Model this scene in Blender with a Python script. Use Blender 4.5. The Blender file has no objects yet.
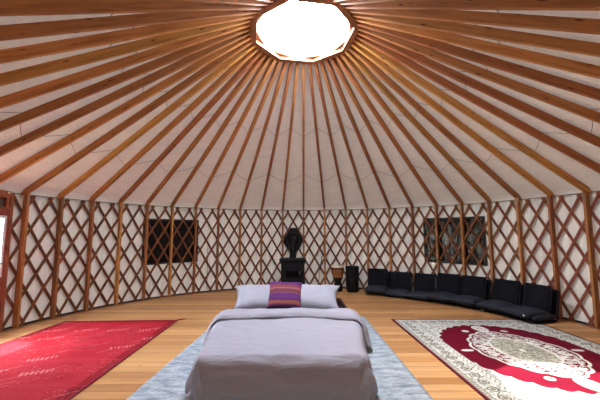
import bpy, bmesh, math, random
import numpy as np
from mathutils import Vector, Matrix, noise

random.seed(4)
PI = math.pi
C = bpy.context.scene.collection

# ------------------------------------------------------------------ helpers
def lin(r, g, b):
    f = lambda c: (c / 12.92 if c <= .04045 else ((c + .055) / 1.055) ** 2.4)
    return (f(r / 255), f(g / 255), f(b / 255), 1)

def R(d):
    return math.radians(d)

class MB:
    """collects shapes into one mesh"""
    def __init__(s):
        s.v, s.f, s.sm = [], [], []
    def add(s, vs, fs, smooth=False, M=None):
        o = len(s.v)
        s.v += [tuple(M @ Vector(p)) if M is not None else tuple(p) for p in vs]
        s.f += [tuple(i + o for i in f) for f in fs]
        s.sm += [smooth] * len(fs)
    def box(s, c, size, M=None):
        x, y, z = size[0] / 2, size[1] / 2, size[2] / 2
        vs = [(c[0] + i * x, c[1] + j * y, c[2] + k * z) for k in (-1, 1) for j in (-1, 1) for i in (-1, 1)]
        s.add(vs, [(0, 2, 3, 1), (4, 5, 7, 6), (0, 1, 5, 4), (2, 6, 7, 3), (0, 4, 6, 2), (1, 3, 7, 5)], False, M)
    def tube(s, pts, r, n=8, cap=True, smooth=True):
        pts = [Vector(p) for p in pts]
        rings, m = [], len(pts)
        rs = r if isinstance(r, (list, tuple)) else [r] * m
        prev = None
        for i, p in enumerate(pts):
            d = (pts[min(i + 1, m - 1)] - pts[max(i - 1, 0)]).normalized()
            if prev is None:
                a = d.orthogonal().normalized()
            else:
                a = (prev - d * prev.dot(d)).normalized()
            prev = a
            b = d.cross(a)
            rings.append([p + (a * math.cos(2 * PI * k / n) + b * math.sin(2 * PI * k / n)) * rs[i] for k in range(n)])
        vs = [q for rg in rings for q in rg]
        fs = [(i * n + k, i * n + (k + 1) % n, (i + 1) * n + (k + 1) % n, (i + 1) * n + k) for i in range(m - 1) for k in range(n)]
        s.add(vs, fs, smooth)
        if cap:
            s.add(rings[0], [tuple(reversed(range(n)))])
            s.add(rings[-1], [tuple(range(n))])
    def lathe(s, prof, n=32, M=None, smooth=True, cap=True):
        vs = [(r * math.cos(2 * PI * k / n), r * math.sin(2 * PI * k / n), z) for r, z in prof for k in range(n)]
        m = len(prof)
        fs = [(i * n + k, i * n + (k + 1) % n, (i + 1) * n + (k + 1) % n, (i + 1) * n + k) for i in range(m - 1) for k in range(n)]
        s.add(vs, fs, smooth, M)
        if cap:
            if prof[0][0] > 1e-4: s.add(vs[:n], [tuple(reversed(range(n)))], False, M)
            if prof[-1][0] > 1e-4: s.add(vs[-n:], [tuple(range(n))], False, M)
    def grid(s, P, smooth=True, wrap_u=False, wrap_v=False):
        """P[i][j] -> points"""
        m, n = len(P), len(P[0])
        vs = [p for row in P for p in row]
        fs = []
        for i in range(m if wrap_u else m - 1):
            for j in range(n if wrap_v else n - 1):
                i2, j2 = (i + 1) % m, (j + 1) % n
                fs.append((i * n + j, i2 * n + j, i2 * n + j2, i * n + j2))
        s.add(vs, fs, smooth)
    def build(s, name, mat, parent=None, bevel=0, sub=0, weld=False):
        me = bpy.data.meshes.new(name)
        me.from_pydata(s.v, [], s.f)
        me.polygons.foreach_set('use_smooth', s.sm)
        if weld:
            bm = bmesh.new(); bm.from_mesh(me)
            bmesh.ops.remove_doubles(bm, verts=bm.verts, dist=1e-5)
            bmesh.ops.recalc_face_normals(bm, faces=bm.faces)
            bm.to_mesh(me); bm.free()
        me.update()
        me.materials.append(mat)
        o = bpy.data.objects.new(name, me)
        C.objects.link(o)
        if parent is not None: o.parent = parent
        if bevel:
            b = o.modifiers.new('bevel', 'BEVEL'); b.width = bevel; b.segments = 2; b.limit_method = 'ANGLE'
        if sub:
            u = o.modifiers.new('sub', 'SUBSURF'); u.levels = sub; u.render_levels = sub
        return o

def tag(o, label=None, cat=None, group=None, kind=None):
    if label: o['label'] = label
    if cat: o['category'] = cat
    if group: o['group'] = group
    if kind: o['kind'] = kind
    return o

def empty(name, loc=(0, 0, 0), rz=0, M=None):
    o = bpy.data.objects.new(name, None)
    C.objects.link(o)
    if M is not None: o.matrix_world = M
    else:
        o.location = loc; o.rotation_euler = (0, 0, rz)
    o.empty_display_size = .1
    return o

def copy_tree(o, parent=None):
    c = o.copy(); C.objects.link(c)
    if parent is not None: c.parent = parent
    for ch in [x for x in bpy.data.objects if x.parent == o]:
        copy_tree(ch, c)
    return c

# ---------------------------------------------------------------- materials
def new_mat(name):
    m = bpy.data.materials.new(name); m.use_nodes = True
    nt = m.node_tree
    return m, nt, nt.nodes['Principled BSDF']

def N(nt, t, **kw):
    n = nt.nodes.new(t)
    for k, v in kw.items():
        if k in n.inputs: n.inputs[k].default_value = v
        else: setattr(n, k, v)
    return n

def L(nt, a, b):
    nt.links.new(a, b)

def mapped(nt, scale, src='Object'):
    tc = N(nt, 'ShaderNodeTexCoord'); mp = N(nt, 'ShaderNodeMapping')
    mp.inputs['Scale'].default_value = scale
    L(nt, tc.outputs[src], mp.inputs['Vector'])
    return mp.outputs['Vector']

def ramp(nt, fac, stops):
    r = N(nt, 'ShaderNodeValToRGB')
    e = r.color_ramp.elements
    while len(e) < len(stops): e.new(.5)
    for i, (p, c) in enumerate(stops):
        e[i].position = p; e[i].color = c
    L(nt, fac, r.inputs['Fac'])
    return r.outputs['Color']

def mixc(nt, a, b, fac, mode='MIX'):
    m = N(nt, 'ShaderNodeMix', data_type='RGBA', blend_type=mode)
    if isinstance(fac, (int, float)): m.inputs[0].default_value = fac
    else: L(nt, fac, m.inputs[0])
    for v, s in ((a, m.inputs[6]), (b, m.inputs[7])):
        if isinstance(v, tuple): s.default_value = v
        else: L(nt, v, s)
    return m.outputs[2]

def bump(nt, h, p, strength=.3, dist=.01):
    b = N(nt, 'ShaderNodeBump')
    b.inputs['Strength'].default_value = strength; b.inputs['Distance'].default_value = dist
    L(nt, h, b.inputs['Height']); L(nt, b.outputs[0], p.inputs['Normal'])

def wood_mat(name, axis, rough=.62, knots=True):
    """pine tinted by the object's own colour; grain runs along a local axis"""
    m, nt, p = new_mat(name)
    sc = [14, 14, 14]; sc[axis] = .9
    oi = N(nt, 'ShaderNodeObjectInfo')
    tc = N(nt, 'ShaderNodeTexCoord')
    off = N(nt, 'ShaderNodeVectorMath', operation='ADD')
    comb = N(nt, 'ShaderNodeCombineXYZ')
    mul = N(nt, 'ShaderNodeMath', operation='MULTIPLY'); mul.inputs[1].default_value = 37.
    L(nt, oi.outputs['Random'], mul.inputs[0])
    for k in range(3): L(nt, mul.outputs[0], comb.inputs[k])
    L(nt, tc.outputs['Object'], off.inputs[0]); L(nt, comb.outputs[0], off.inputs[1])
    mp = N(nt, 'ShaderNodeMapping'); mp.inputs['Scale'].default_value = sc
    L(nt, off.outputs[0], mp.inputs['Vector'])
    n1 = N(nt, 'ShaderNodeTexNoise', Scale=2.2, Detail=5., Roughness=.6)
    L(nt, mp.outputs[0], n1.inputs['Vector'])
    g = ramp(nt, n1.outputs['Fac'], [(.3, (.62, .55, .5, 1)), (.52, (1, 1, 1, 1)), (.75, (1.18, 1.15, 1.1, 1))])
    col = mixc(nt, oi.outputs['Color'], g, 1., 'MULTIPLY')
    if knots:
        mk = N(nt, 'ShaderNodeMapping'); s2 = [15, 15, 15]; s2[axis] = 3.6
        mk.inputs['Scale'].default_value = s2
        L(nt, off.outputs[0], mk.inputs['Vector'])
        v = N(nt, 'ShaderNodeTexVoronoi', Scale=1.)
        L(nt, mk.outputs[0], v.inputs['Vector'])
        k = ramp(nt, v.outputs['Distance'], [(.07, (.3, .18, .12, 1)), (.15, (1, 1, 1, 1))])
        col = mixc(nt, col, k, 1., 'MULTIPLY')
    L(nt, col, p.inputs['Base Color'])
    p.inputs['Roughness'].default_value = rough; p.inputs['Specular IOR Level'].default_value = .25
    bump(nt, n1.outputs['Fac'], p, .15, .004)
    return m

def plain(name, col, rough=.6, metal=0, noise_amt=.12, nscale=30, bmp=.1, spec=None):
    m, nt, p = new_mat(name)
    v = mapped(nt, (1, 1, 1))
    n = N(nt, 'ShaderNodeTexNoise', Scale=float(nscale), Detail=3.)
    L(nt, v, n.inputs['Vector'])
    lo = tuple(c * (1 - noise_amt) for c in col[:3]) + (1,)
    hi = tuple(min(1, c * (1 + noise_amt)) for c in col[:3]) + (1,)
    L(nt, ramp(nt, n.outputs['Fac'], [(.3, lo), (.7, hi)]), p.inputs['Base Color'])
    p.inputs['Roughness'].default_value = rough; p.inputs['Metallic'].default_value = metal
    if spec is not None: p.inputs['Specular IOR Level'].default_value = spec
    if bmp: bump(nt, n.outputs['Fac'], p, bmp, .005)
    return m

def fabric_mat(name, col, trans, tcol, wr_scale=(1.4, 1.4, 6), bstr=.35, lo=.93):
    """stretched cover cloth: scatters light and lets some of it through"""
    m, nt, p = new_mat(name)
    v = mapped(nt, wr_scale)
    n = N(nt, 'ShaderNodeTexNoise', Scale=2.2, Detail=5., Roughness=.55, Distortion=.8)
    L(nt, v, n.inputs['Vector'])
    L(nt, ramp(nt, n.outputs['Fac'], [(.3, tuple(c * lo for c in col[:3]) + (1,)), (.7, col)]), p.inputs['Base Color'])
    p.inputs['Roughness'].default_value = .7
    p.inputs['Specular IOR Level'].default_value = .2
    bump(nt, n.outputs['Fac'], p, bstr, .03)
    t = N(nt, 'ShaderNodeBsdfTranslucent'); t.inputs['Color'].default_value = tcol
    mx = N(nt, 'ShaderNodeMixShader'); mx.inputs[0].default_value = trans
    L(nt, p.outputs[0], mx.inputs[1]); L(nt, t.outputs[0], mx.inputs[2])
    L(nt, mx.outputs[0], nt.nodes['Material Output'].inputs['Surface'])
    return m

def attr_mat(name, rough=.95, nscale=140., namt=.22, bstr=.6):
    """woven pile: pattern from the mesh's own colour attribute, pile noise on top"""
    m, nt, p = new_mat(name)
    a = N(nt, 'ShaderNodeAttribute', attribute_name='weave')
    v = mapped(nt, (1, 1, 1))
    n = N(nt, 'ShaderNodeTexNoise', Scale=nscale, Detail=2.); L(nt, v, n.inputs['Vector'])
    g = ramp(nt, n.outputs['Fac'], [(.3, (1 - namt,) * 3 + (1,)), (.7, (1 + namt * .5,) * 3 + (1,))])
    L(nt, mixc(nt, a.outputs['Color'], g, 1., 'MULTIPLY'), p.inputs['Base Color'])
    p.inputs['Roughness'].default_value = rough; p.inputs['Specular IOR Level'].default_value = .1
    bump(nt, n.outputs['Fac'], p, bstr, .006)
    return m

def floor_mat():
    m, nt, p = new_mat('pine_planks')
    v = mapped(nt, (1, 1, 1))
    br = N(nt, 'ShaderNodeTexBrick', offset=.37, offset_frequency=2, squash=1.)
    br.inputs['Scale'].default_value = 1.
    br.inputs['Brick Width'].default_value = 3.1; br.inputs['Row Height'].default_value = .135
    br.inputs['Mortar Size'].default_value = .0035; br.inputs['Mortar Smooth'].default_value = .3
    br.inputs['Color1'].default_value = (0, 0, 0, 1); br.inputs['Color2'].default_value = (1, 1, 1, 1)
    br.inputs['Mortar'].default_value = (.5, .5, .5, 1)
    L(nt, v, br.inputs['Vector'])
    tone = ramp(nt, br.outputs['Color'], [(0, FLOOR_A), (.5, FLOOR_B), (1, FLOOR_C)])
    # grain, shifted plank by plank
    sh = N(nt, 'ShaderNodeVectorMath', operation='ADD'); sc = N(nt, 'ShaderNodeVectorMath', operation='SCALE')
    sc.inputs['Scale'].default_value = 13.
    L(nt, br.outputs['Color'], sc.inputs[0]); L(nt, v, sh.inputs[0]); L(nt, sc.outputs[0], sh.inputs[1])
    mp = N(nt, 'ShaderNodeMapping'); mp.inputs['Scale'].default_value = (1.1, 26, 1); L(nt, sh.outputs[0], mp.inputs['Vector'])
    g = N(nt, 'ShaderNodeTexNoise', Scale=1.6, Detail=6., Roughness=.62, Distortion=.6); L(nt, mp.outputs[0], g.inputs['Vector'])
    gc = ramp(nt, g.outputs['Fac'], [(.25, (.66, .6, .52, 1)), (.5, (1, 1, 1, 1)), (.8, (1.12, 1.1, 1.06, 1))])
    col = mixc(nt, tone, gc, 1., 'MULTIPLY')
    mk = N(nt, 'ShaderNodeMapping'); mk.inputs['Scale'].default_value = (2.2, 5.5, 1); L(nt, sh.outputs[0], mk.inputs['Vector'])
    vo = N(nt, 'ShaderNodeTexVoronoi', Scale=1.3); L(nt, mk.outputs[0], vo.inputs['Vector'])
    col = mixc(nt, col, ramp(nt, vo.outputs['Distance'], [(.05, (.32, .2, .12, 1)), (.11, (1, 1, 1, 1))]), 1., 'MULTIPLY')
    col = mixc(nt, col, (.10, .05, .025, 1), br.outputs['Fac'])
    L(nt, col, p.inputs['Base Color'])
    p.inputs['Roughness'].default_value = .42
    p.inputs['Specular IOR Level'].default_value = .35
    inv = N(nt, 'ShaderNodeMath', operation='SUBTRACT'); inv.inputs[0].default_value = 1.; L(nt, br.outputs['Fac'], inv.inputs[1])
    bump(nt, inv.outputs[0], p, .4, .004)
    return m

def clear_mat(name, glossy=.08, haze=.0, tint=(1, 1, 1, 1)):
    m, nt, p = new_mat(name)
    nt.nodes.remove(p)
    t = N(nt, 'ShaderNodeBsdfTransparent'); t.inputs['Color'].default_value = tint
    g = N(nt, 'ShaderNodeBsdfGlossy'); g.inputs['Roughness'].default_value = .05
    mx = N(nt, 'ShaderNodeMixShader'); mx.inputs[0].default_value = glossy
    L(nt, t.outputs[0], mx.inputs[1]); L(nt, g.outputs[0], mx.inputs[2])
    out = mx.outputs[0]
    if haze:
        tl = N(nt, 'ShaderNodeBsdfTranslucent'); tl.inputs['Color'].default_value = (.9, .9, .9, 1)
        m2 = N(nt, 'ShaderNodeMixShader'); m2.inputs[0].default_value = haze
        L(nt, out, m2.inputs[1]); L(nt, tl.outputs[0], m2.inputs[2]); out = m2.outputs[0]
    L(nt, out, nt.nodes['Material Output'].inputs['Surface'])
    return m

FLOOR_A, FLOOR_B, FLOOR_C = lin(170, 120, 70), lin(192, 143, 90), lin(208, 162, 108)
PINE = lin(190, 120, 62)
M_floor = floor_mat()
M_woodx = wood_mat('pine_along_x', 0)
M_woodz = wood_mat('pine_along_z', 2)
M_slat = wood_mat('stained_slat', 2, .65, False)
M_wall = fabric_mat('wall_cloth', lin(224, 216, 200), .003, (.9, .84, .76, 1), (4.5, 4.5, .5), .7, .82)  # upright streaks in the cloth colour stand in for fold shade
M_roof = fabric_mat('roof_cloth', lin(220, 209, 191), .0023, (.9, .82, .74, 1), (1.6, 1.6, 7), .6, .9)
M_cord = plain('grey_cord', lin(120, 112, 108), .8)
M_black = plain('black_iron', lin(6, 6, 6), .6, .0, .2, 40, .05, .25)
M_blackm = plain('black_tube', lin(10, 10, 11), .65, spec=.2)
M_chair = plain('charcoal_canvas', lin(18, 18, 22), .95, 0, .25, 220, .3, .15)
M_seatc = plain('slate_canvas', lin(42, 44, 52), .9, 0, .25, 220, .3, .2)
M_steel = plain('zinc', lin(150, 140, 125), .4, .7)
M_white = plain('white_tag', lin(240, 240, 240), .7)
def duvet_mat():
    m = plain('grey_cotton', lin(156, 154, 161), .85, 0, .05, 60, .0, .2); nt = m.node_tree; p = nt.nodes['Principled BSDF']
    n = N(nt, 'ShaderNodeTexNoise', Scale=2.6, Detail=6., Roughness=.6, Distortion=1.6); L(nt, mapped(nt, (1, 2.6, 2.6)), n.inputs['Vector'])
    bump(nt, n.outputs['Fac'], p, .5, .05)
    return m
M_duvet = duvet_mat()
M_pillow = plain('pale_grey_cotton', lin(156, 155, 163), .85, 0, .05, 60, .12, .2)
M_sheet = plain('sheet_cotton', lin(160, 156, 166), .85, 0, .05, 60, .1, .2)
M_darkwood = plain('dark_bedwood', lin(56, 30, 22), .5, 0, .3, 20, .1)
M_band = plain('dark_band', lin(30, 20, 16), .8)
M_sill = plain('sole_wood', lin(150, 102, 60), .6, 0, .25, 15, .1)
M_bind = plain('binding_red', lin(96, 14, 34), .9, 0, .2, 90, .2)
M_bind2 = plain('binding_crimson', lin(110, 12, 30), .9, 0, .25, 90, .2)
M_hide = plain('drum_hide', lin(214, 196, 170), .7)
M_drumw = plain('drum_wood', lin(150, 92, 46), .5, 0, .3, 18, .1)
M_rope = plain('drum_rope', lin(60, 38, 30), .8)
M_darkd = plain('dark_drum', lin(12, 10, 10), .75, 0, .3, 25, .15, .2)
M_crate = plain('brown_box_wood', lin(110, 62, 40), .7, 0, .3, 20, .1)
M_sash = plain('white_sash', lin(232, 224, 220), .5)
M_glass = clear_mat('window_glass', .06)
M_dome = clear_mat('dome_acrylic', .04, .12)
M_ground = plain('outside_grass', lin(120, 130, 90), .95, 0, .3, 3, .1)
M_deck = plain('deck_wood', lin(130, 105, 80), .8)

def vinyl_window():
    m, nt, p = new_mat('window_vinyl')
    v = mapped(nt, (2.6, 2.6, .7))
    n = N(nt, 'ShaderNodeTexNoise', Scale=2.4, Detail=3., Distortion=1.2); L(nt, v, n.inputs['Vector'])
    p.inputs['Base Color'].default_value = lin(16, 13, 12)
    p.inputs['Roughness'].default_value = .2
    p.inputs['Specular IOR Level'].default_value = .22
    bump(nt, n.outputs['Fac'], p, .45, .05)
    return m
M_vinyl = vinyl_window()

# ------------------------------------------------------------- the measures
RP = 4.43           # inner face of the wall posts
ZP = 2.067          # where a rafter meets its post
RR, ZR = .735, 4.14  # where its lower edge meets the ring
A0, DA = 89.6, 7.2  # angle of post 11 and the spacing
def post_angle(i): return A0 - (i - 11) * DA
DOOR = (171.25, 183.6)
SUN = Vector((.59, -.253, -1.)).normalized()

ORD = ['', 'first', 'second', 'third', 'fourth', 'fifth', 'sixth', 'seventh', 'eighth', 'ninth', 'tenth', 'eleventh', 'twelfth',
       'thirteenth', 'fourteenth', 'fifteenth', 'sixteenth', 'seventeenth', 'eighteenth', 'nineteenth', 'twentieth', 'twenty-first', 'twenty-second',
       'twenty-third', 'twenty-fourth', 'twenty-fifth']
def where(i):
    """post number -> which one it is, counted from the stove"""
    if i <= 10: return ORD[11 - i] + ' from the stove on the door side'
    return ORD[i - 10] + ' from the stove on the chair side'

def pine_tint(i):
    rnd = random.Random(i * 7 + 3)
    base = rnd.choice([lin(180, 118, 68), lin(192, 130, 74), lin(168, 104, 62), lin(204, 146, 78), lin(182, 122, 72)])
    k = .72 + .28 * rnd.random()
    return tuple(c * k for c in base[:3]) + (1,)

# --------------------------------------------------------------- the setting
b = MB(); b.lathe([(0, -.14), (4.5, -.14), (4.5, 0), (0, 0)], 128, smooth=False, cap=False)
tag(b.build('floor', M_floor), kind='structure')
b = MB(); b.lathe([(4.52, -.3), (5.6, -.3), (5.6, -.16), (4.52, -.16)], 64, smooth=False, cap=False)
tag(b.build('deck', M_deck), kind='structure')
b = MB(); b.lathe([(0, -.7), (80, -.7)], 64, smooth=False, cap=False)
tag(b.build('ground', M_ground), kind='structure')

def arc_band(prof, a0, a1, n, closed=False):
    """prof: (r, z) list swept from a0 to a1 degrees"""
    P = []
    for i in range(n + 1 if not closed else n):
        a = R(a0 + (a1 - a0) * i / n)
        P.append([(r * math.cos(a), r * math.sin(a), z) for r, z in prof])
    return P

a_start, a_end = DOOR[1] - 360, DOOR[0]
# cloth wall with slight vertical folds
P = []
nseg = 720
for i in range(nseg + 1):
    ad = a_start + (a_end - a_start) * i / nseg
    a = R(ad); row = []
    for k in range(13):
        z = -.12 + 2.21 * k / 12
        w = .018 * noise.noise(Vector((a * 14, z * .7, 3.1))) +   .007 * noise.noise(Vector((a * 45, z * .5, 9.)))
        r = 4.575 + w
        if k == 12: r, z = 4.665, 2.078
        if k == 11: z = 2.072
        row.append((r * math.cos(a), r * math.sin(a), z))
    P.append(row)
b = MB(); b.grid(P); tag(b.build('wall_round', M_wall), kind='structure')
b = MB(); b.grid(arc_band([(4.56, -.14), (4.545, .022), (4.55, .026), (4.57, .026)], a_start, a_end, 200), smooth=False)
tag(b.build('gap_shade_band', M_band), kind='structure')  # dark strip standing in for shade in the gap at the wall foot
b = MB(); b.grid(arc_band([(4.415, .0), (4.415, .006), (4.50, .006), (4.50, 0)], a_start, a_end, 200), smooth=False)
tag(b.build('trim_1', M_sill), kind='structure')

# roof cloth: a fifty-sided cone lying on the rafters, sagging a little between them
P = []
def roof_z(r): return 2.195 + (4.47 - r) * (4.262 - 2.195) / (4.47 - .79)
prof = [(4.63, 1.95), (4.63, 2.085), (4.575, 2.11), (4.545, 2.155)] + [(4.50 - k * (4.50 - .79) / 22, None) for k in range(23)]
for i in range(400):
    a = R(A0 + i * .9)
    t = (i % 8) / 8.
    sag = math.sin(t * PI)
    row = []
    for r, z in prof:
        if z is None:
            z = roof_z(r) - .012 * sag * min(1, r / 3) * (1 if r < 4.3 else .4)
            z += .008 * noise.noise(Vector((math.cos(a) * r * 2.5, math.sin(a) * r * 2.5, r)))
        rr = r - (.006 * noise.noise(Vector((a * 30, z * 20, 1.))) if z < 2.3 else 0)
        row.append((rr * math.cos(a), rr * math.sin(a), z))
    P.append(row)
b = MB(); b.grid(P, wrap_u=True); tag(b.build('ceiling', M_roof), kind='structure')

# ------------------------------------------------- skylight ring and its dome
def octagon_layer(rin, rout, z0, z1, a0):
    b = MB()
    P = []
    for k in range(8):
        a = R(a0 + 45 * k)
        P.append([(r * math.cos(a), r * math.sin(a), z) for r, z in ((rin, z0), (rin, z1), (rout, z1), (rout, z0))])
    b.grid(P, False, True, True)
    return b
ring = tag(empty('compression_ring', (0, 0, 4.14)), 'eight-sided wooden ring framing the round skylight at the roof peak', 'roof ring')
o = octagon_layer(.690, .780, 0, .05, 77).build('lower_layer', M_woodz, ring, .004); o.color = lin(170, 118, 84)
o = octagon_layer(.672, .780, .0505, .10, 99.5).build('upper_layer', M_woodz, ring, .004); o.color = lin(176, 116, 74)
sky = tag(empty('skylight_dome', (0, 0, 4.24)), 'bright clear plastic dome skylight on the roof ring', 'skylight')
prof = [(.80 * math.cos(t), .02 + .26 * math.sin(t)) for t in [PI / 2 * k / 10 for k in range(11)]]
b = MB(); b.lathe([(.80, 0.001)] + prof[:-1] + [(.0001, .28)], 48, cap=False); b.build('dome', M_dome, sky)
b = MB(); b.lathe([(.712, .001), (.84, .001), (.84, .03), (.805, .03), (.79, .012), (.712, .008)], 48, smooth=False, cap=False); b.build('curb', M_sash, sky)
for n_, (x, y, lab) in enumerate([(-.38, .26, 'small metal hook under the skylight, at the door side'),
                                  (.33, .34, 'small metal hook under the skylight, at the stove side near the chairs'),
                                  (.46, -.28, 'small metal hook under the skylight, nearest the viewer')]):
    b = MB()
    r = math.hypot(x, y); ux, uy = x / r, y / r
    b.tube([(0, 0, 0), (ux * .09, uy * .09, .03), (ux * (.71 - r), uy * (.71 - r), .045)], .003, 6)
    b.tube([(.012 * math.cos(t), 0, .012 * math.sin(t) - .01) for t in [2 * PI * k / 12 for k in range(13)]], .003, 6, False)
    tag(b.build('dome_hook', M_steel), lab, 'hook', 'hooks under the skylight dome').location = (x, y, 4.20)

# ---------------------------------------------------------------- wall posts
VIS = range(-3, 27)
def in_door(a):
    return DOOR[0] - 1.0 < a < DOOR[1] + 1.0
b = MB(); b.box((RP + .0445, 0, (2.09 + .02) / 2), (.089, .042, 2.07)); post_mesh = None
for i in VIS:
    ad = post_angle(i)
    if in_door(ad): continue
    e = tag(empty('wall_post', (RP * math.cos(R(ad)), RP * math.sin(R(ad)), 0), R(ad)), 'upright pine wall post, ' + where(i), 'post', 'wall posts')
    if post_mesh is None:
        b = MB(); b.box((.0445, 0, .02 + 1.04), (.089, .042, 2.08)); o = b.build('upright', M_woodz, e, .003); post_mesh = o.data
        b = MB(); b.box((-.0025, 0, 1.97), (.004, .026, .08)); br = b.build('bracket', M_steel, e, .001); br_mesh = br.data
    else:
        o = bpy.data.objects.new('upright', post_mesh); C.objects.link(o); o.parent = e
        md = o.modifiers.new('bevel', 'BEVEL'); md.width = .003; md.segments = 2
        br = bpy.data.objects.new('bracket', br_mesh); C.objects.link(br); br.parent = e
    o.color = tuple(c * .86 for c in pine_tint(i)[:3]) + (1,)

# ------------------------------------------------------------------- rafters
LR = math.hypot(RP + .02 - RR, ZR - ZP)
AL = math.atan2(ZR - ZP, RP + .02 - RR)
RD = .095
def rafter_mb():
    b = MB(); w = .0225
    # outer end notched over the cable, tapering to the wall
    out = -.11
    pr = [(0, 0), (LR, 0), (LR + .03, RD), (-.02, RD), (out, RD * .62), (out, .035)]
    vs = [(x, s * w, z) for s in (-1, 1) for x, z in pr]
    n = len(pr)
    fs = [tuple(range(n - 1, -1, -1)), tuple(range(n, 2 * n))] + [(k, (k + 1) % n, n + (k + 1) % n, n + k) for k in range(n)]
    b.add(vs, [tuple(reversed(f)) for f in fs])
    return b
raf_mesh = None
for i in range(-14, 36):
    ad = post_angle(i); a = R(ad)
    X = Vector((-math.cos(a) * math.cos(AL), -math.sin(a) * math.cos(AL), math.sin(AL)))
    Y = Vector((math.sin(a), -math.cos(a), 0)); Z = X.cross(Y)
    M = Matrix((X, Y, Z)).transposed().to_4x4()
    M.translation = ((RP + .02) * math.cos(a), (RP + .02) * math.sin(a), ZP)
    if raf_mesh is None:
        o = rafter_mb().build('rafter', M_woodx, None, .003, weld=True); raf_mesh = o.data
    else:
        o = bpy.data.objects.new('rafter', raf_mesh); C.objects.link(o)
        md = o.modifiers.new('bevel', 'BEVEL'); md.width = .003; md.segments = 2
    o.matrix_world = M
    o.color = pine_tint(i + 100)
    tag(o, 'long pine roof rafter, ' + where(i), 'rafter', 'roof rafters')

# ------------------------------------------------------------ lattice of slats
lat = tag(empty('wall_lattice', (0, 0, 0)), 'criss-cross lattice of reddish brown wooden slats lining the round wall', 'lattice', kind='thing')
def slat_mb(b, j, sgn):
    r = 4.526 if sgn > 0 else 4.5365
    th0 = A0 + 1.8 + 3.6 * j
    zt, zb = 2.045, .012
    rate = 14.4 / 1.94 * sgn
    n = 16; hw, ht = .0225, .005
    path = []
    for k in range(n + 1):
        z = zt + (zb - zt) * k / n
        ad = th0 + (2.0 - z) * rate
        path.append((ad, z))
    runs, cur = [], []
    for p in path:
        if DOOR[0] - .25 < (p[0] + 180) % 360 - 180 + (360 if (p[0] + 180) % 360 - 180 < 0 and (p[0] % 360) > 170 else 0) < DOOR[1] + .25 or DOOR[0] - .25 < p[0] % 360 < DOOR[1] + .25:
            if len(cur) > 1: runs.append(cur)
            cur = []
        else: cur.append(p)
    if len(cur) > 1: runs.append(cur)
    if not runs: return False
    du = R(rate) * r; ln = math.hypot(du, 1); tu, tz = -du / ln * -1, -1 / ln   # path tangent per unit z fall
    pu, pz = -tz, tu
    run = max(runs, key=len)
    P = []
    for ad, z in run:
        row = []
        for su, sr in ((-1, -1), (1, -1), (1, 1), (-1, 1)):
            u = su * hw * pu; zz = z + su * hw * pz
            a = R(ad) + u / r; rr = r + sr * ht
            row.append((rr * math.cos(a), rr * math.sin(a), zz))
        P.append(row)
    b.grid(P, False, False, True)
    m = len(b.v)
    b.f += [(m - len(P) * 4 + 0, m - len(P) * 4 + 1, m - len(P) * 4 + 2, m - len(P) * 4 + 3), (m - 1, m - 2, m - 3, m - 4)]
    b.sm += [False, False]
    return True
rest = MB()
for sgn in (1, -1):
    for j in range(100):
        lo = 1.8 + 3.6 * j + A0; hi = lo + sgn * 14.4
        mid = ((lo + hi) / 2) % 360
        if 24 < mid < 172:
            b = MB()
            if slat_mb(b, j, sgn):
                o = b.build('slat', M_slat, lat)
                rnd = random.Random(j * 3 + sgn)
                k = .85 + .3 * rnd.random()
                base = lin(118, 72, 40) if sgn > 0 else lin(100, 56, 33)  # inner slats coloured as lit, outer ones as shaded
                o.color = tuple(c * k for c in base[:3]) + (1,)
        else:
            slat_mb(rest, j, sgn)
o = rest.build('slat', M_slat, lat); o['kind'] = 'stuff'; o.color = lin(128, 68, 46)
b = MB(); b.tube([(4.542 * math.cos(R(a)), 4.542 * math.sin(R(a)), 2.058) for a in [a_start + (a_end - a_start) * k / 240 for k in range(241)]], .006, 6)
tag(b.build('tension_cable', M_band), 'thin dark cable running round the top of the lattice', 'cable')

# zigzag cords stitched under the roof cloth
def cord(r_even, r_odd, lab):
    b = MB(); pts = []
    for i in range(-8, 34):
        r0 = r_even if i % 2 == 0 else r_odd
        r1 = r_odd if i % 2 == 0 else r_even
        for k in range(6):
            t = k / 6; a = R(post_angle(i) - DA * t); r = r0 + (r1 - r0) * t
            pts.append((r * math.cos(a), r * math.sin(a), roof_z(r) - .009 * math.sin(t * PI) - .016))
    b.tube(pts, .0038, 5)
    tag(b.build('roof_cord', M_cord), lab, 'cord')
cord(2.05, 2.28, 'thin grey zigzag cord on the roof cloth, nearer the skylight')
cord(3.60, 3.32, 'thin grey zigzag cord on the roof cloth, lower down near the wall')

# ------------------------------------------------------------------ windows
def window(n, a0, a1, z0, z1):
    e = tag(empty('window_%d' % n), kind='structure')
    r = 4.551
    def patch(aa, ab, za, zb, rr, nn=16):
        P = []
        for i in range(nn + 1):
            a = R(aa + (ab - aa) * i / nn)
            P.append([(rr * math.cos(a), rr * math.sin(a), z) for z in (za, (za + zb) / 2, zb)])
        return P
    b = MB(); b.grid(patch(a1, a0, z0, z1, r)); b.build('pane', M_vinyl, e)
    b = MB(); d = .9
    for (p, q, s, t) in ((a0, a0 + d * .7, z0, z1), (a1 - d * .7, a1, z0, z1), (a0, a1, z1 - .045, z1), (a0, a1, z0, z0 + .04)):
        b.grid(patch(q, p, s, t, r - .003), False)
    b.build('frame', M_band, e)
window(1, 124.4, 140.6, .74, 1.765)
window(2, 33.6, 50.7, .75, 1.78)

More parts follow.
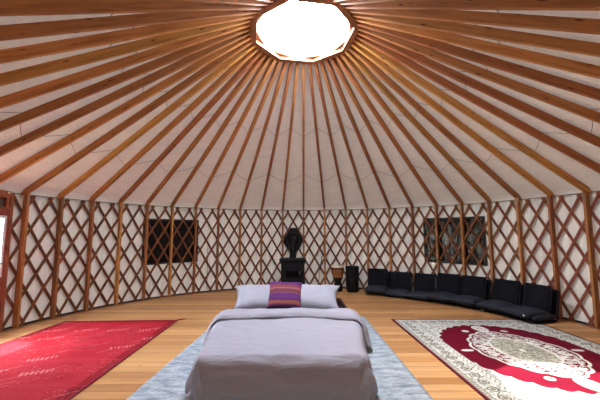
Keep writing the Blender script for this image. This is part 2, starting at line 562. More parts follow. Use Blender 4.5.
# --------------------------------------------------------------------- door
dm = R((DOOR[0] + DOOR[1]) / 2)
half = 4.50 * math.sin(R((DOOR[1] - DOOR[0]) / 2))
dc = 4.50 * math.cos(R((DOOR[1] - DOOR[0]) / 2))
door = empty('door_1', (dc * math.cos(dm), dc * math.sin(dm), 0), dm)  # local x outwards, y along the wall
tag(door, kind='structure')
W = half
b = MB()
for s in (-1, 1):
    b.box((.045, s * (W - .0225), 1.02), (.15, .055, 2.04)); b.box((.13, s * (W + .03), 1.02), (.03, .16, 2.2))
b.box((.045, 0, 2.0), (.15, 2 * W - .1, .07)); b.box((.03, 0, 1.80), (.12, 2 * W - .1, .05)); b.box((.13, 0, 2.04), (.03, 2 * W + .1, .16))
for y in (-.40, -.2, 0, .2, .40): b.box((.0, y, 1.895), (.05, .045, .14))
b.box((.045, 0, .015), (.15, 2 * W - .1, .03))
o = b.build('door_frame', M_woodz, door, .004); o.color = lin(150, 84, 56)
lw = W - .052
b = MB()
gz0, gz1, gy = .80, 1.70, lw - .04
for s in (-1, 1): b.box((.0, s * (lw - .0175), .9), (.045, .035, 1.75))
b.box((.0, 0, (gz0 + .03) / 2), (.045, 2 * lw - .07, gz0 - .03)); b.box((.0, 0, (gz1 + 1.775) / 2), (.045, 2 * lw - .07, 1.775 - gz1))
o = b.build('door_leaf', M_woodz, door, .004); o.color = lin(150, 74, 58)
b = MB(); s_ = .04
for s in (-1, 1): b.box((.0, s * (gy - s_ / 2 + .01), (gz0 + gz1) / 2), (.05, s_, gz1 - gz0))
b.box((.0, 0, gz0 + s_ / 2), (.05, 2 * gy, s_)); b.box((.0, 0, gz1 - s_ / 2), (.05, 2 * gy, s_))
b.build('sash', M_sash, door, .003)
b = MB(); b.box((.0, 0, (gz0 + gz1) / 2), (.004, 2 * gy - 2 * s_ + .04, gz1 - gz0 - 2 * s_)); b.build('glass', M_glass, door)
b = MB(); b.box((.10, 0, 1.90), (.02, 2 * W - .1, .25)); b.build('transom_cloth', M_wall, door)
b = MB(); b.tube([(-.02, -lw + .06, 1.0), (-.06, -lw + .06, 1.0), (-.065, -lw + .16, 1.0)], .009, 8); b.build('handle', M_steel, door)

# --------------------------------------------------------------------- rugs
def quad_map(q):
    """q: four corners (far -x, far +x, near +x, near -x) -> map from unit square, v from near to far"""
    q = np.array(q, float)
    return lambda u, v: (q[3] * ((1 - u) * (1 - v))[..., None] + q[2] * (u * (1 - v))[..., None] + q[1] * (u * v)[..., None] + q[0] * ((1 - u) * v)[..., None])

def rug_mesh(name, q, nx, ny, z, colour, mat, parent):
    f = quad_map(q)
    u, v = np.meshgrid(np.linspace(0, 1, nx), np.linspace(0, 1, ny))
    P = f(u, v); zz = np.full(u.shape, z)
    zz += .0015 * np.sin(u * 37 + v * 11) * np.sin(v * 29)
    vs = np.dstack([P, zz]).reshape(-1, 3)
    idx = np.arange(nx * ny).reshape(ny, nx)
    fs = np.stack([idx[:-1, :-1], idx[:-1, 1:], idx[1:, 1:], idx[1:, :-1]], -1).reshape(-1, 4)
    # hem down to the floor
    loop = np.concatenate([idx[0, :-1], idx[:-1, -1], idx[-1, :0:-1], idx[:0:-1, 0]])
    low = vs[loop].copy(); low[:, 2] = .001
    o0 = len(vs); m = len(loop)
    vs = np.vstack([vs, low]); k = np.arange(m); k2 = (k + 1) % m
    fs = np.vstack([fs, np.stack([o0 + k, o0 + k2, loop[k2], loop[k]], -1)])
    me = bpy.data.meshes.new(name)
    me.vertices.add(len(vs)); me.vertices.foreach_set('co', vs.ravel())
    me.loops.add(len(fs) * 4); me.loops.foreach_set('vertex_index', fs.ravel().astype(np.int32))
    me.polygons.add(len(fs)); me.polygons.foreach_set('loop_start', (np.arange(len(fs)) * 4).astype(np.int32))
    me.update(calc_edges=True); me.validate()
    if colour is not None:
        col = colour(u, v).reshape(-1, 3)
        col = np.vstack([col, col[loop]])
        at = me.color_attributes.new('weave', 'FLOAT_COLOR', 'POINT')
        at.data.foreach_set('color', np.hstack([col, np.ones((len(col), 1))]).astype(np.float32).ravel())
    me.materials.append(mat)
    o = bpy.data.objects.new(name, me); C.objects.link(o)
    if parent: o.parent = parent
    return o

def binding(q, w, z, mat, parent):
    """raised edge all round a rug"""
    q = [Vector((x, y, 0)) for x, y in q]
    c = sum(q, Vector()) / 4
    b = MB(); P = []
    for p in q:
        d = Vector((math.copysign(1, p.x - c.x), math.copysign(1, p.y - c.y), 0))
        P.append([tuple(p + d * e + Vector((0, 0, h))) for e, h in ((-w, z), (-w * .5, z + .003), (0, z * .6), (0, .001), (-w, .001))])
    b.grid(P, False, True, True)
    return b.build('binding', mat, parent)

rng = np.random.default_rng(11)
def sm(a, b, x):
    t = np.clip((x - a) / (b - a), 0, 1); return t * t * (3 - 2 * t)
def hashn(ix, iy, s=0):
    h = np.sin(ix * 127.1 + iy * 311.7 + s * 74.7) * 43758.5453
    return h - np.floor(h)
def vnoise(x, y, s=0):
    ix, iy = np.floor(x), np.floor(y); fx, fy = x - ix, y - iy
    fx = fx * fx * (3 - 2 * fx); fy = fy * fy * (3 - 2 * fy)
    return (hashn(ix, iy, s) * (1 - fx) + hashn(ix + 1, iy, s) * fx) * (1 - fy) + (hashn(ix, iy + 1, s) * (1 - fx) + hashn(ix + 1, iy + 1, s) * fx) * fy
def blossoms(x, y, cell, s=0):
    """0..1 map of little flowers and vines on a jittered lattice"""
    out = np.zeros_like(x)
    gx, gy = np.floor(x / cell), np.floor(y / cell)
    for dx in (-1, 0, 1):
        for dy in (-1, 0, 1):
            cx = (gx + dx + .25 + .5 * hashn(gx + dx, gy + dy, s)) * cell; cy = (gy + dy + .25 + .5 * hashn(gx + dx, gy + dy, s + 1)) * cell
            r = np.hypot(x - cx, y - cy) / cell; t = np.arctan2(y - cy, x - cx)
            pet = .30 + .10 * np.cos(5 * t + 6 * hashn(gx + dx, gy + dy, s + 2))
            out = np.maximum(out, np.where((r < pet) & (r > .12), 1., 0))
    vine = np.abs(np.sin(x / cell * 3.1 + 1.7 * np.sin(y / cell * 2.3)) + np.sin(y / cell * 2.7 + 1.3 * np.sin(x / cell * 1.9)))
    return np.maximum(out, np.where(vine < .22, .8, 0))

LN = lambda *c: np.array(lin(*c)[:3])
# --- the Persian style rug
PQ = [(1.455, 1.335), (3.745, 1.325), (3.83, -1.52), (1.555, -1.52)]
def persian(u, v):
    w, h = 2.28, 2.85
    X, Y = (u - .5) * w, (v - .5) * h
    ax, ay = np.abs(X), np.abs(Y)
    e = np.minimum(w / 2 - ax, h / 2 - ay)
    along = np.where(w / 2 - ax < h / 2 - ay, ay, ax + 3.)
    ivory, grey, dark, red, beige = LN(210, 212, 202), LN(118, 120, 108), LN(74, 76, 70), LN(98, 10, 32), LN(188, 186, 168)
    col = np.broadcast_to(ivory, X.shape + (3,)).copy()
    def put(mask, c, k=1.):
        m = (mask * k)[..., None]; col[:] = col * (1 - m) + c * m
    # spandrel ground and its flowers
    bl = blossoms(ax, ay, .105, 3)
    put(bl > .5, grey, .75)
    put(blossoms(ax + .03, ay + .05, .06, 8) > .9, dark, .45)
    # red field with scalloped outline
    t = np.arctan2(Y / 1.06, X / .84)
    f = (np.abs(X / .84) ** 2.15 + np.abs(Y / 1.06) ** 2.15) ** (1 / 2.15)
    sc = 1 + .020 * np.abs(np.sin(t * 17)) * 2 - .02
    put(f < sc + .035, ivory); put(f < sc + .018, beige, .8)
    put(f < sc, red)
    # pendants on the long axis, leaf cartouches on the short one
    for yy, ry, rx in ((.88, .15, .10),):
        g = np.hypot(X / rx, (ay - yy) / ry)
        put(g < 1, ivory); put((g < .78) & (blossoms(ax, ay, .05, 5) > .5), red, .8)
    put(np.hypot((ax - .665) / .075, Y / .035) < 1, ivory)
    put((np.hypot((ax - .28) / .05, (ay - .76) / .045) < 1), ivory)
    # medallion
    t2 = np.arctan2(Y / .70, X / .53)
    f2 = (np.abs(X / .53) ** 1.75 + np.abs(Y / .70) ** 1.75) ** (1 / 1.75)
    s2 = 1 + .05 * np.abs(np.sin(t2 * 8)) - .02
    put(f2 < s2 + .055, ivory)
    put(f2 < s2, red)
    put((f2 < s2 - .03) & (blossoms(ax, ay, .085, 1) > .5), ivory)
    put((f2 < s2 - .05) & (blossoms(ax + .04, ay + .02, .055, 6) > .9), ivory)
    t3 = np.arctan2(Y / .40, X / .28)
    f3 = np.hypot(X / .27, Y / .42); s3 = 1 + .06 * np.abs(np.sin(t3 * 6))
    put(f3 < s3 + .10, ivory); put(f3 < s3, beige)
    put((f3 < s3) & (blossoms(ax, ay, .07, 2) > .5), grey, .95)
    put((f3 < s3 - .3) & (blossoms(ax, ay, .05, 12) > .5), dark, .6)
    put(f3 < .10, ivory)
    # borders
    put(e < .335, grey); put(e < .325, ivory)
    per = np.sin(along * 2 * PI / .07)
    put((e < .318) & (e > .275) & (np.abs((e - .297) - .012 * per) < .008), grey)
    put(e < .27, grey); put(e < .262, ivory)
    a2 = along; c2 = e - .172
    vine = np.abs(c2 - .045 * np.sin(a2 * 2 * PI / .30))
    put((e < .262) & (e > .08) & (vine < .008), dark, .85)
    ph = (a2 / .15) - np.floor(a2 / .15) - .5
    side = np.where(np.floor(a2 / .15) % 2 == 0, 1, -1)
    g = np.hypot(ph * .15 / .048, (c2 + side * .005) / .055)
    put((e < .262) & (e > .08) & (g < 1), beige); put((e < .262) & (e > .08) & (g < .95) & (g > .7), dark, .9)
    put((e < .262) & (e > .08) & (g < .45), grey)
    put((e < .262) & (e > .08) & (g > 1.05) & (blossoms(a2, e, .05, 4) > .5), grey, .85)
    put(e < .082, grey); put(e < .072, beige); put((e < .066) & (e > .042) & (np.sin(along * 2 * PI / .035) > .2), dark, .8)
    put(e < .036, red * .55)
    n = .9 + .2 * vnoise(X * 6, Y * 6, 2)
    return np.clip(col * n[..., None], 0, 1)
prug = tag(empty('patterned_rug', (0, 0, 0)), 'ivory and deep red medallion rug with floral border in front of the floor chairs', 'rug')
rug_mesh('pile', PQ, 420, 520, .011, persian, attr_mat('persian_pile', .95, 160., .12, .5), prug)
binding(PQ, .03, .0125, M_bind, prug)
prug['label'] = 'ivory and deep red medallion rug with floral border beside the bed'

# --- the crimson overdyed rug
RQ = [(-3.90, 1.235), (-2.075, 1.30), (-2.035, -1.60), (-4.02, -1.60)]
def crimson(u, v):
    w, h = 1.85, 2.85
    X, Y = (u - .5) * w, (v - .5) * h
    base, deep, pink, pale, dk = LN(156, 16, 32), LN(108, 6, 22), LN(186, 48, 60), LN(214, 150, 146), LN(96, 20, 34)
    n = vnoise(X * 5, Y * 9, 1) * .5 + vnoise(X * 17, Y * 30, 2) * .3 + vnoise(X * 3, Y * 60, 3) * .2
    col = base * (1 - n[..., None] * .75) + pink * (n[..., None] * .75)
    edge = np.minimum(w / 2 - np.abs(X), h / 2 - np.abs(Y))
    def put(mask, c, k=1.):
        m = (mask * k)[..., None]; col[:] = col * (1 - m) + c * m
    put(edge < .10 + .03 * vnoise(X * 8, Y * 8, 5), deep, .6)
    # worn weft lines
    for yy, k in ((1.12, .25), (.86, .35), (.60, .3), (.42, .5), (.10, .4), (-.22, .5), (-.5, .4), (-.83, .5), (-1.1, .4)):
        put(np.abs(Y - yy - .01 * np.sin(X * 3)) < .008, pink, k + .25 * vnoise(X * 6, Y * 0, yy))
    # rows of small comb motifs on the slant
    cell_x, cell_y = .46, .36
    rowi = np.floor(Y / cell_y); xo = X + .23 * (rowi % 2)
    ci = np.floor(xo / cell_x)
    lx = xo - (ci + .5) * cell_x; ly = Y - (rowi + .5) * cell_y
    keep = hashn(ci, rowi, 9)
    inside = (np.abs(lx) < .13) & (np.abs(ly - lx * .35) < .045)
    teeth = np.sin((lx + ly * .4) * 2 * PI / .045) > .1
    wear = vnoise(X * 40, Y * 40, 4)
    put(inside & teeth & (keep > .25) & (wear > .3), np.where((keep > .72)[..., None], dk, pale), .6)
    stem = (np.abs(ly - .9 * lx) < .006) & (np.abs(lx) < .2) & (keep > .45)
    put(stem, pale, .4)
    put((vnoise(X * 90, Y * 90, 7) > .86) & (vnoise(X * 4, Y * 4, 8) > .5), pale, .35)
    return np.clip(col, 0, 1)
rrug = tag(empty('crimson_rug', (0, 0, 0)), 'worn crimson rug with faint pale motifs near the door', 'rug')
rug_mesh('pile', RQ, 240, 380, .011, crimson, attr_mat('crimson_pile', .95, 90., .35, .9), rrug)
binding(RQ, .022, .013, M_bind2, rrug)
b = MB(); b.tube([(-2.09, 1.30, .008), (-2.04, 1.34, .009), (-1.97, 1.39, .006)], [.011, .009, .004], 6); b.build('corner_tail', M_bind2, rrug)

# --- the pale blue rug under the bed
def blue_mat():
    m, nt, p = new_mat('blue_distressed_pile')
    v = mapped(nt, (1, 1, 1)); v2 = mapped(nt, (2.2, 7, 1))
    n1 = N(nt, 'ShaderNodeTexNoise', Scale=2.2, Detail=6., Roughness=.7, Distortion=.5); L(nt, v2, n1.inputs['Vector'])
    n2 = N(nt, 'ShaderNodeTexNoise', Scale=38., Detail=4., Roughness=.7); L(nt, v, n2.inputs['Vector'])
    c = ramp(nt, n1.outputs['Fac'], [(.3, lin(110, 122, 128)), (.46, lin(150, 160, 164)), (.56, lin(172, 180, 181)), (.72, lin(194, 198, 195))])
    c = mixc(nt, c, ramp(nt, n2.outputs['Fac'], [(.35, (.74, .78, .82, 1)), (.6, (1, 1, 1, 1))]), 1., 'MULTIPLY')
    L(nt, c, p.inputs['Base Color']); p.inputs['Roughness'].default_value = .95; p.inputs['Specular IOR Level'].default_value = .1
    bump(nt, n2.outputs['Fac'], p, .4, .006)
    return m
brug = tag(rug_mesh('blue_rug', [(-1.385, 1.51), (1.04, 1.51), (1.10, -1.65), (-1.58, -1.65)], 60, 70, .010, None, blue_mat(), None),
           'pale blue grey distressed rug lying under the bed', 'rug')

# ------------------------------------------------------------------ the bed
BX = -.215
bed = tag(empty('bed_frame', (BX, 0, .011)), 'low dark wooden bed frame under the grey bedding', 'bed')
b = MB()
for s in (-1, 1):
    b = MB(); b.box((s * .875, .775, .145), (.035, 1.85, .24)); b.build('side_rail', M_darkwood, bed, .004)
for y, h_ in ((1.70, .24), (-.15, .09)):
    b = MB(); b.box((0, y, .025 + h_ / 2), (1.785 if y > 0 else 1.715, .035, h_)); b.build('end_rail', M_darkwood, bed, .004)
b = MB(); b.box((0, .32, .11), (1.46, 2.72, .02)); b.build('slat_deck', M_darkwood, bed)
for sx in (-1, 1):
    for sy in (-.08, 1.62, -.95):
        b = MB(); b.box((sx * (.82 if sy > -.5 else .62), sy, .05), (.07, .07, .1)); b.build('leg', M_darkwood, bed, .004)
mat_ = tag(empty('mattress', (BX, .12, .132)), 'mattress in a grey fitted sheet under the duvet', 'mattress')
b = MB(); b.box((0, 0, .095), (1.50, 2.5, .19)); b.build('fitted_sheet', M_sheet, mat_, .05)
b = MB(); b.box((-.70, .58, .192), (.05, .035, .004)); b.build('care_tag', M_white, mat_)

TOP = .345
def drape(x, y, hx, y0, thick=0., hem=.30, seed=0):
    """a point of a cloth laid over the mattress: x across, y along from the foot"""
    cx_ = max(abs(x) - hx, 0); cy_ = max(y0 - y, 0)
    o = (cx_ ** 3 + cy_ ** 3) ** (1 / 3)
    r = .075
    if o < r * PI / 2:
        t = o / r; out = r * math.sin(t); dz = r * (1 - math.cos(t))
    else:
        q = o - r * PI / 2; out = r + .22 * q; dz = r + .975 * q
    if o > 1e-9: dx, dy = cx_ / o, cy_ / o
    else: dx = dy = 0
    d = math.hypot(dx, dy) or 1
    dx, dy = dx / d, dy / d
    sx = math.copysign(1, x)
    px = sx * (min(abs(x), hx) + out * dx); py = max(y, y0) - out * dy
    z = TOP - dz
    nx, ny, nz = sx * dx * min(1, dz / r), -dy * min(1, dz / r), max(0., 1 - dz / r)
    w = .012 * noise.noise(Vector((x * 2.3, y * 2.1, seed))) + .008 * noise.noise(Vector((x * 5 + y * 3, y * 7 - x * 2, seed + 4))) + .004 * noise.noise(Vector((x * 9 - y * 4, y * 15, seed + 14)))
    # folds run round the foot and down the corners
    if cy_ > 0 and cx_ < .02: w += .020 * noise.noise(Vector((x * 2.2 + y, y * 15, seed + 7))) + .008 * noise.noise(Vector((x * 4 - y, y * 34, seed + 8)))
    if cx_ > 0 and cy_ > 0: w += .018 * math.sin(18 * (x * sx - y)) * min(1, o / .15)
    if cx_ > 0 and cy_ == 0: w += .012 * noise.noise(Vector((y * 7, x * 3, seed + 9))) * min(1, o / .1)
    w += thick
    return (px + nx * w, py + ny * w, max(z + nz * w, .018))

duvet = tag(empty('duvet', (BX, 0, 0)), 'plain grey duvet spread over the bed and turned back at the top', 'duvet')
HX, YF = .69, -1.18
P = []
nu, nv = 96, 110
for j in range(nv + 1):
    y = YF - .40 + (.45 - (YF - .40)) * j / nv
    row = []
    for i in range(nu + 1):
        wide = .345
        x = (-1 + 2 * i / nu) * (HX + wide)
        hx = HX + .13 * sm(-1.25, .1, np.array(y))
        row.append(drape(x, y, float(hx), YF))
    P.append(row)
b = MB(); b.grid(P); o = b.build('cover', M_duvet, duvet, sub=1)
sd = o.modifiers.new('thick', 'SOLIDIFY'); sd.thickness = .02; sd.offset = -1
# turned-back band
P = []
for j in range(0, 25):
    t = j / 24
    row = []
    for i in range(nu + 1):
        s = -1 + 2 * i / nu
        x = s * (HX + .13 + .31)
        y = .0 + .44 * t + .05 * (1 - t) * math.sin(s * 5 + 1) * .5 - .20 * abs(s) ** 3 * (1 - t)
        puff = .045 * math.sin(PI * min(1, t * 1.25 + .02)) ** .5 if t < .78 else .045 * (1 - (t - .78) / .22) ** .5 if t < 1 else 0
        puff = -.004 + .085 * math.sin(PI * min(1, t ** .6 * .97 + .03)) ** .5
        fold = .010 * noise.noise(Vector((x * 3, y * 14 + x, 5.)))
        row.append(drape(x, y, HX + .135, YF, puff + fold, seed=3))
    P.append(row)
b = MB(); b.grid(P); o = b.build('turned_back_edge', M_duvet, duvet, sub=1)
sd = o.modifiers.new('thick', 'SOLIDIFY'); sd.thickness = .012; sd.offset = -1

def pillow_mb(W, H, T, seed, pinch=.09, amp=.012):
    b = MB(); n = 36
    for side in (1, -1):
        P = []
        for i in range(n + 1):
            row = []
            for j in range(n + 1):
                a, c = -1 + 2 * i / n, -1 + 2 * j / n
                # ease towards the rim for a rounder edge
                a, c = math.sin(a * PI / 2) * .5 + a * .5, math.sin(c * PI / 2) * .5 + c * .5
                x = W / 2 * a * (1 - pinch * (1 - c * c) * abs(a) ** 2)
                y = H / 2 * c * (1 - pinch * (1 - a * a) * abs(c) ** 2)
                th = max(0., (1 - a ** 4) * (1 - c ** 4)) ** .55 * T / 2
                rim = min(1, th / (T * .25))
                th += rim * amp * (noise.noise(Vector((x * 5, y * 5, seed))) + .6 * noise.noise(Vector((x * 13 + y * 5, y * 9, seed + 3))))
                row.append((x, y, side * th) if side > 0 else (x, y, -th))
            P.append(row)
        if side < 0: P = [list(reversed(r)) for r in P]
        b.grid(P)
    return b
def lean(o, x, y, z, tilt, yaw=0, roll=0):
    o.matrix_world = Matrix.Translation((x, y, z)) @ Matrix.Rotation(R(yaw), 4, 'Z') @ Matrix.Rotation(R(tilt), 4, 'X') @ Matrix.Rotation(R(roll), 4, 'Z')
    return o
def bed_pillow(x, seed, lab, yaw):
    o = pillow_mb(.80, .58, .21, seed, .17).build('pillow', M_pillow, None, weld=True)
    tag(o, lab, 'pillow', 'grey bed pillows')
    return lean(o, x, .74, .475, 28, yaw)
bed_pillow(BX - .44, 2., 'grey bed pillow on the door side of the purple cushion', 6)
bed_pillow(BX + .36, 8., 'grey bed pillow on the floor-chair side of the purple cushion', -6)

def kilim_mat():
    m, nt, p = new_mat('kilim_stripes')
    tc = N(nt, 'ShaderNodeTexCoord'); sx = N(nt, 'ShaderNodeSeparateXYZ'); L(nt, tc.outputs['Object'], sx.inputs[0])
    y = N(nt, 'ShaderNodeMapRange'); y.inputs['From Min'].default_value = -.22; y.inputs['From Max'].default_value = .22
    L(nt, sx.outputs['Y'], y.inputs['Value'])
    pu, mr, rs, og, dk, ol = lin(84, 26, 96), lin(110, 34, 52), lin(128, 54, 62), lin(140, 80, 56), lin(54, 16, 50), lin(100, 66, 44)
    r = N(nt, 'ShaderNodeValToRGB'); r.color_ramp.interpolation = 'CONSTANT'
    st = [(0, dk), (.045, pu), (.075, mr), (.10, lin(128, 70, 58)), (.19, rs), (.215, dk), (.25, pu), (.47, og), (.485, mr), (.50, ol), (.525, mr), (.545, dk),
          (.56, rs), (.59, mr), (.64, rs), (.73, mr), (.755, og), (.775, mr), (.80, pu), (.985, og)]
    e = r.color_ramp.elements
    while len(e) < len(st): e.new(.5)
    for k, (q, c) in enumerate(st): e[k].position = q; e[k].color = c
    L(nt, y.outputs[0], r.inputs['Fac'])
    # zigzag row in the middle band
    w = N(nt, 'ShaderNodeMath', operation='PINGPONG'); w.inputs[1].default_value = .022; L(nt, sx.outputs['X'], w.inputs[0])
    d = N(nt, 'ShaderNodeMath', operation='SUBTRACT'); L(nt, sx.outputs['Y'], d.inputs[0]); L(nt, w.outputs[0], d.inputs[1])
    d2 = N(nt, 'ShaderNodeMath', operation='SUBTRACT'); L(nt, d.outputs[0], d2.inputs[0]); d2.inputs[1].default_value = .058
    ab = N(nt, 'ShaderNodeMath', operation='ABSOLUTE'); L(nt, d2.outputs[0], ab.inputs[0])
    lt = N(nt, 'ShaderNodeMath', operation='LESS_THAN'); L(nt, ab.outputs[0], lt.inputs[0]); lt.inputs[1].default_value = .006
    col = mixc(nt, r.outputs['Color'], lin(165, 115, 112), lt.outputs[0])
    n = N(nt, 'ShaderNodeTexNoise', Scale=180.); L(nt, tc.outputs['Object'], n.inputs['Vector'])
    col = mixc(nt, col, ramp(nt, n.outputs['Fac'], [(.3, (.75, .75, .75, 1)), (.7, (1.1, 1.1, 1.1, 1))]), 1., 'MULTIPLY')
    L(nt, col, p.inputs['Base Color']); p.inputs['Roughness'].default_value = .9
    bump(nt, n.outputs['Fac'], p, .4, .003)
    return m
o = pillow_mb(.47, .45, .15, 5., .07, .006).build('throw_cushion', kilim_mat(), None, weld=True)
tag(o, 'purple and maroon striped woven cushion leaning between the grey pillows', 'cushion')
lean(o, BX - .05, .40, .575, 43, 1, -2.5)

# ------------------------------------------------------------- wood stove
st = tag(empty('wood_stove', (-.245, 3.86, 0)), 'black iron wood stove behind the head of the bed', 'stove')
b = MB(); b.box((0, 0, .50), (.56, .44, .52)); b.build('firebox', M_black, st, .012)
b = MB(); b.box((0, -.005, .79), (.64, .50, .05)); b.build('top_plate', M_black, st, .012)
b = MB(); b.box((0, -.228, .47), (.42, .03, .36)); d_ = b.build('door', M_black, st, .01)
b = MB(); b.box((0, -.245, .49), (.30, .008, .22)); g_ = b.build('glass', plain('stove_glass', lin(10, 10, 11), .08), d_)
b = MB(); b.tube([(.17, -.245, .45), (.17, -.285, .45), (.17, -.285, .53)], .009, 8); b.build('handle', M_steel, d_)
b = MB(); b.box((0, -.01, .24), (.60, .48, .03)); b.build('ash_lip', M_black, st, .008)
b = MB(); b.box((0, .02, .125), (.34, .30, .21)); b.box((0, .02, .035), (.46, .40, .03)); b.build('pedestal', M_black, st, .008)
for s in (-1, 1):
    b = MB(); b.box((s * .30, -.0, .72), (.03, .36, .05)); b.build('side_shelf', M_black, st, .006)
b = MB(); b.box((0, 0, .0125), (1.1, .92, .025)); h = b.build('hearth_pad', plain('hearth_tile', lin(92, 62, 46), .7, 0, .3, 12, .1), st, .003)
b = MB(); pts = [(0, .06, .81), (0, .06, 1.12)] + [(0, .06 + .14 * (1 - math.cos(t)), 1.12 + .14 * math.sin(t)) for t in [PI / 2 * k / 8 for k in range(1, 9)]] + [(0, .53, 1.26)]
b.tube(pts, .082, 20); pipe = b.build('stove_pipe', M_black, st)
for k, zz in enumerate((.83, 1.0)):
    b = MB(); b.lathe([(.083, 0), (.088, .004), (.088, .022), (.083, .026)], 20, M=Matrix.Translation((0, .06, zz)), cap=False); b.build('pipe_collar', M_black, st)
# six-sided wall shield where the pipe goes out
sh = tag(empty('pipe_shield', (-.245, 4.37, 1.27)), 'black six-sided metal shield on the lattice where the stove pipe leaves', 'heat shield')
hexp = [(-.085, .30), (.085, .30), (.245, .02), (.245, -.02), (.095, -.31), (-.095, -.31), (-.245, -.02), (-.245, .02)]
b = MB(); n = len(hexp)
b.add([(x, y, z) for y in (0, .05) for x, z in hexp], [tuple(range(n)), tuple(range(2 * n - 1, n - 1, -1))] + [(k, n + k, n + (k + 1) % n, (k + 1) % n) for k in range(n)])
b.build('plate', M_black, sh, .006, weld=True)
b = MB(); b.lathe([(.11, -.015), (.135, -.01), (.135, .0), (.11, .0)], 24, M=Matrix.Rotation(PI / 2, 4, 'X'), cap=False); b.build('pipe_flange', M_black, sh)
# small brown box next to the stove
kb = tag(empty('kindling_box', (-.70, 3.72, 0)), 'small brown wooden box on the floor beside the black stove', 'box')
b = MB(); b.box((0, 0, .01), (.24, .26, .02))
for s in (-1, 1): b.box((s * .112, 0, .13), (.016, .26, .22)); b.box((0, s * .122, .13), (.208, .016, .22))
b.build('box_body', M_crate, kb, .003)
for k in range(4):
    b = MB(); b.tube([(-.06 + k * .04, -.10, .06 + .045 * (k % 2)), (-.06 + k * .04, .10, .06 + .045 * (k % 2))], .022, 8); b.build('firewood', M_drumw, kb)

# ------------------------------------------------------------------- drums
dj = tag(empty('goblet_drum', (.875, 3.98, 0)), 'wooden goblet drum with pale skin head beside the stove', 'drum')
b = MB(); b.lathe([(.105, .002), (.112, .01), (.10, .10), (.078, .22), (.084, .27), (.122, .33), (.146, .42), (.155, .60), (.15, .605)], 32, cap=False); b.build('shell', M_drumw, dj)
b = MB(); b.lathe([(.158, .575), (.160, .60), (.155, .622), (.0001, .626)], 32, cap=False); b.build('drum_head', M_hide, dj)
b = MB()
for z, r in ((.575, .160), (.545, .159), (.335, .108)):
    b.lathe([(r - .006, z - .008), (r + .005, z - .004), (r + .005, z + .004), (r - .006, z + .008)], 32, cap=False)
b.build('ring', M_rope, dj)
b = MB()
for k in range(16):
    a0_, a1_ = 2 * PI * k / 16, 2 * PI * (k + .5) / 16
    b.tube([(.163 * math.cos(a0_), .163 * math.sin(a0_), .56), (.156 * math.cos(a0_), .156 * math.sin(a0_), .46), (.112 * math.cos(a1_), .112 * math.sin(a1_), .34)], .004, 5)
    b.tube([(.112 * math.cos(a1_), .112 * math.sin(a1_), .34), (.156 * math.cos(a1_ + .2), .156 * math.sin(a1_ + .2), .46), (.163 * math.cos(a1_ + .2), .163 * math.sin(a1_ + .2), .56)], .004, 5)
b.build('rope', M_rope, dj)
b = MB()
b.lathe([(.085, .005), (.116, .012), (.104, .10), (.084, .22), (.09, .27), (.128, .328), (.126, .335)], 32, cap=False); b.build('foot_wrap', M_darkd, dj)
bd = tag(empty('tall_drum', (1.225, 3.90, 0)), 'tall black drum standing between the goblet drum and the floor chairs', 'drum')
b = MB(); b.lathe([(.135, .002), (.145, .02), (.150, .2), (.160, .42), (.162, .58), (.158, .60)], 32); b.build('shell', M_darkd, bd)
b = MB(); b.lathe([(.163, .565), (.168, .57), (.168, .60), (.16, .612), (.0001, .615)], 32, cap=False); b.build('drum_head', M_darkd, bd)
b = MB()
for z in (.05, .30, .52):
    b = MB(); b.lathe([(.155, z), (.168, z + .005), (.168, z + .025), (.155, z + .03)], 32, cap=False); b.build('hoop', M_black, bd)

# ------------------------------------------------------------ floor chairs
def make_chair():
    """legless meditation chair: local -y is the front"""
    e = empty('floor_chair')
    b = pillow_mb(.49, .50, .15, 3., .03, .008); P_ = Matrix.Translation((0, -.03, .10))
    b.v = [tuple(P_ @ Vector(v)) for v in b.v]; b.build('seat', M_seatc, e, weld=True)
    b = pillow_mb(.45, .50, .07, 6., .0, .004); B_ = Matrix.Translation((0, .255, .315)) @ Matrix.Rotation(R(78), 4, 'X')
    b.v = [tuple(B_ @ Vector(v)) for v in b.v]; b.build('backrest', M_chair, e, weld=True)
    b = MB(); r = .011
    b.tube([(-.235, -.22, .022), (-.235, .17, .022), (-.235, .215, .05), (-.235, .31, .52), (-.21, .315, .545), (.21, .315, .545), (.235, .31, .52), (.235, .215, .05), (.235, .17, .022), (.235, -.22, .022)], r, 8)
    b.build('frame', M_blackm, e)
    b = MB(); b.box((0, -.02, .038), (.46, .42, .02)); b.build('seat_sling', M_chair, e, .005)
    return e
proto = make_chair()
CH = [(63.9, 4.06, 'beside the tall drum, first of the row'), (56.2, 4.06, 'second along the row from the tall drum'),
      (49.0, 4.06, 'third from the tall drum, under the edge of the window screen'), (42.2, 4.03, 'fourth and middle of the row under the window screen'),
      (35.1, 4.05, 'fifth along the row from the tall drum'), (26.8, 4.06, 'sixth along the row, next to the last one'),
      (19.5, 4.02, 'ending the row, with white tag on its seat')]
STACK = {0: 'lower black floor chair stacked under the one beside the tall drum', 3: 'lower black floor chair stacked under the middle chair of the row',
         4: 'lower black floor chair stacked under the fifth of the row', 5: 'lower black floor chair stacked under the sixth of the row',
         6: 'lower black floor chair under the far-end one with the white tag'}
for k, (ad, r, lab) in enumerate(CH):
    turn = ad - 90 + [4, 3, 2, 0, 2, -1, -3][k]
    c = proto if k == 0 else copy_tree(proto)
    c.location = ((r - .14) * math.cos(R(ad)), (r - .14) * math.sin(R(ad)), .045 if k in STACK else 0)
    c.rotation_euler = (0, 0, R(turn))
    if k in STACK: c.scale = (1, 1, .93)
    tag(c, 'black floor chair ' + lab, 'floor chair', 'black floor chairs along the wall')
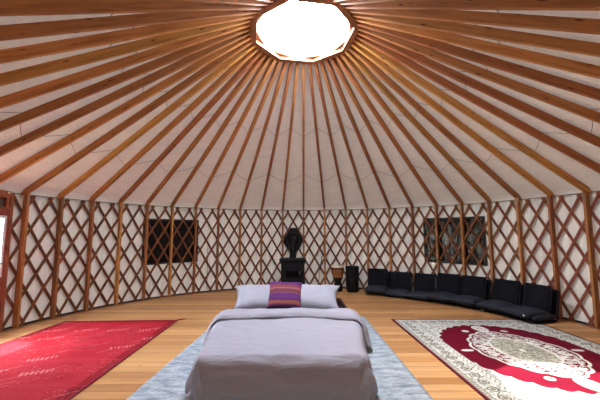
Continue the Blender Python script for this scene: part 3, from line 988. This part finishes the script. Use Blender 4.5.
for k, lab in STACK.items():
    ad, r, _ = CH[k]
    c = copy_tree(proto); c.scale = (1, 1, .9)
    c.location = ((r - .03) * math.cos(R(ad - .6)), (r - .03) * math.sin(R(ad - .6)), 0)
    c.rotation_euler = (0, 0, R(ad - 90 - 2))
    tag(c, lab, 'floor chair', 'black floor chairs along the wall')
b = MB(); b.box((.20, -.283, .10), (.022, .006, .018)); b.build('tag', M_white, [o for o in bpy.data.objects if o.get('label', '').endswith('white tag on its seat')][0])

# loose lines on the wall
b = MB()
a = R(121.3); b.tube([(4.548 * math.cos(a), 4.548 * math.sin(a), z) for z in (1.15, .8, .4, .06)], .006, 6)
tag(b.build('window_tie', plain('navy_cord', lin(52, 54, 70), .8)), 'thin dark tie hanging down the wall cloth beside the window screen', 'tie cord')
b = MB()
b.tube([(4.40 * math.cos(R(x)), 4.40 * math.sin(R(x)), z) for x, z in ((82.45, 1.38), (82.9, 1.0), (83.9, .6), (84.8, .03))], .008, 6)
tag(b.build('hanging_cord', plain('brown_cord', lin(88, 48, 34), .8)), 'thin brown cord hanging to the floor beside the stove', 'cord')

# ------------------------------------------------------------ light, camera
w = bpy.data.worlds.new('sky'); bpy.context.scene.world = w; w.use_nodes = True
nt = w.node_tree; bg = nt.nodes['Background']
stx = N(nt, 'ShaderNodeTexSky', sky_type='NISHITA', sun_disc=False)
stx.sun_elevation = math.asin(-SUN.z); stx.sun_rotation = math.atan2(-SUN.x, -SUN.y)
mx = mixc(nt, stx.outputs[0], (1., .965, .92, 1), .8)
L(nt, mx, bg.inputs['Color']); bg.inputs['Strength'].default_value = 43.
sl = bpy.data.lights.new('sun', 'SUN'); sl.energy = 24.; sl.angle = R(.53); sl.color = (1, .94, .86)
so = bpy.data.objects.new('sun', sl); C.objects.link(so)
so.rotation_euler = SUN.to_track_quat('-Z', 'Y').to_euler()

# sampling windows for the daylight: the skylight opening and the door glass
def portal(name, loc, rot, sx, sy):
    a = bpy.data.lights.new(name, 'AREA'); a.shape = 'RECTANGLE'; a.size = sx; a.size_y = sy; a.cycles.is_portal = True
    o = bpy.data.objects.new(name, a); C.objects.link(o); o.location = loc; o.rotation_euler = rot
portal('skylight_opening', (0, 0, 4.262), (0, 0, 0), 1.62, 1.62)

cam = bpy.data.cameras.new('camera'); co = bpy.data.objects.new('camera', cam); C.objects.link(co)
cam.sensor_width = 36; cam.lens = 36 * 319.26 / 600; cam.clip_start = .02
pit, roll, yaw = .10369, -.00216, .00296
d = Vector((-math.sin(yaw) * math.cos(pit), math.cos(yaw) * math.cos(pit), math.sin(pit)))
right = Vector((math.cos(yaw), math.sin(yaw), 0)); up = right.cross(d)
r2 = right * math.cos(roll) + up * math.sin(roll); u2 = up * math.cos(roll) - right * math.sin(roll)
Mc = Matrix((r2, u2, -d)).transposed().to_4x4(); Mc.translation = (-.0405, -4.149, 1.4308)
co.matrix_world = Mc
sc = bpy.context.scene
sc.camera = co
sc.view_settings.view_transform = 'Standard'; sc.view_settings.look = 'None'
sc.view_settings.exposure = .08; sc.view_settings.gamma = 1.
sc.view_settings.use_curve_mapping = False
sc.cycles.max_bounces = 14; sc.cycles.diffuse_bounces = 8; sc.cycles.transparent_max_bounces = 12
sc.cycles.use_denoising = True
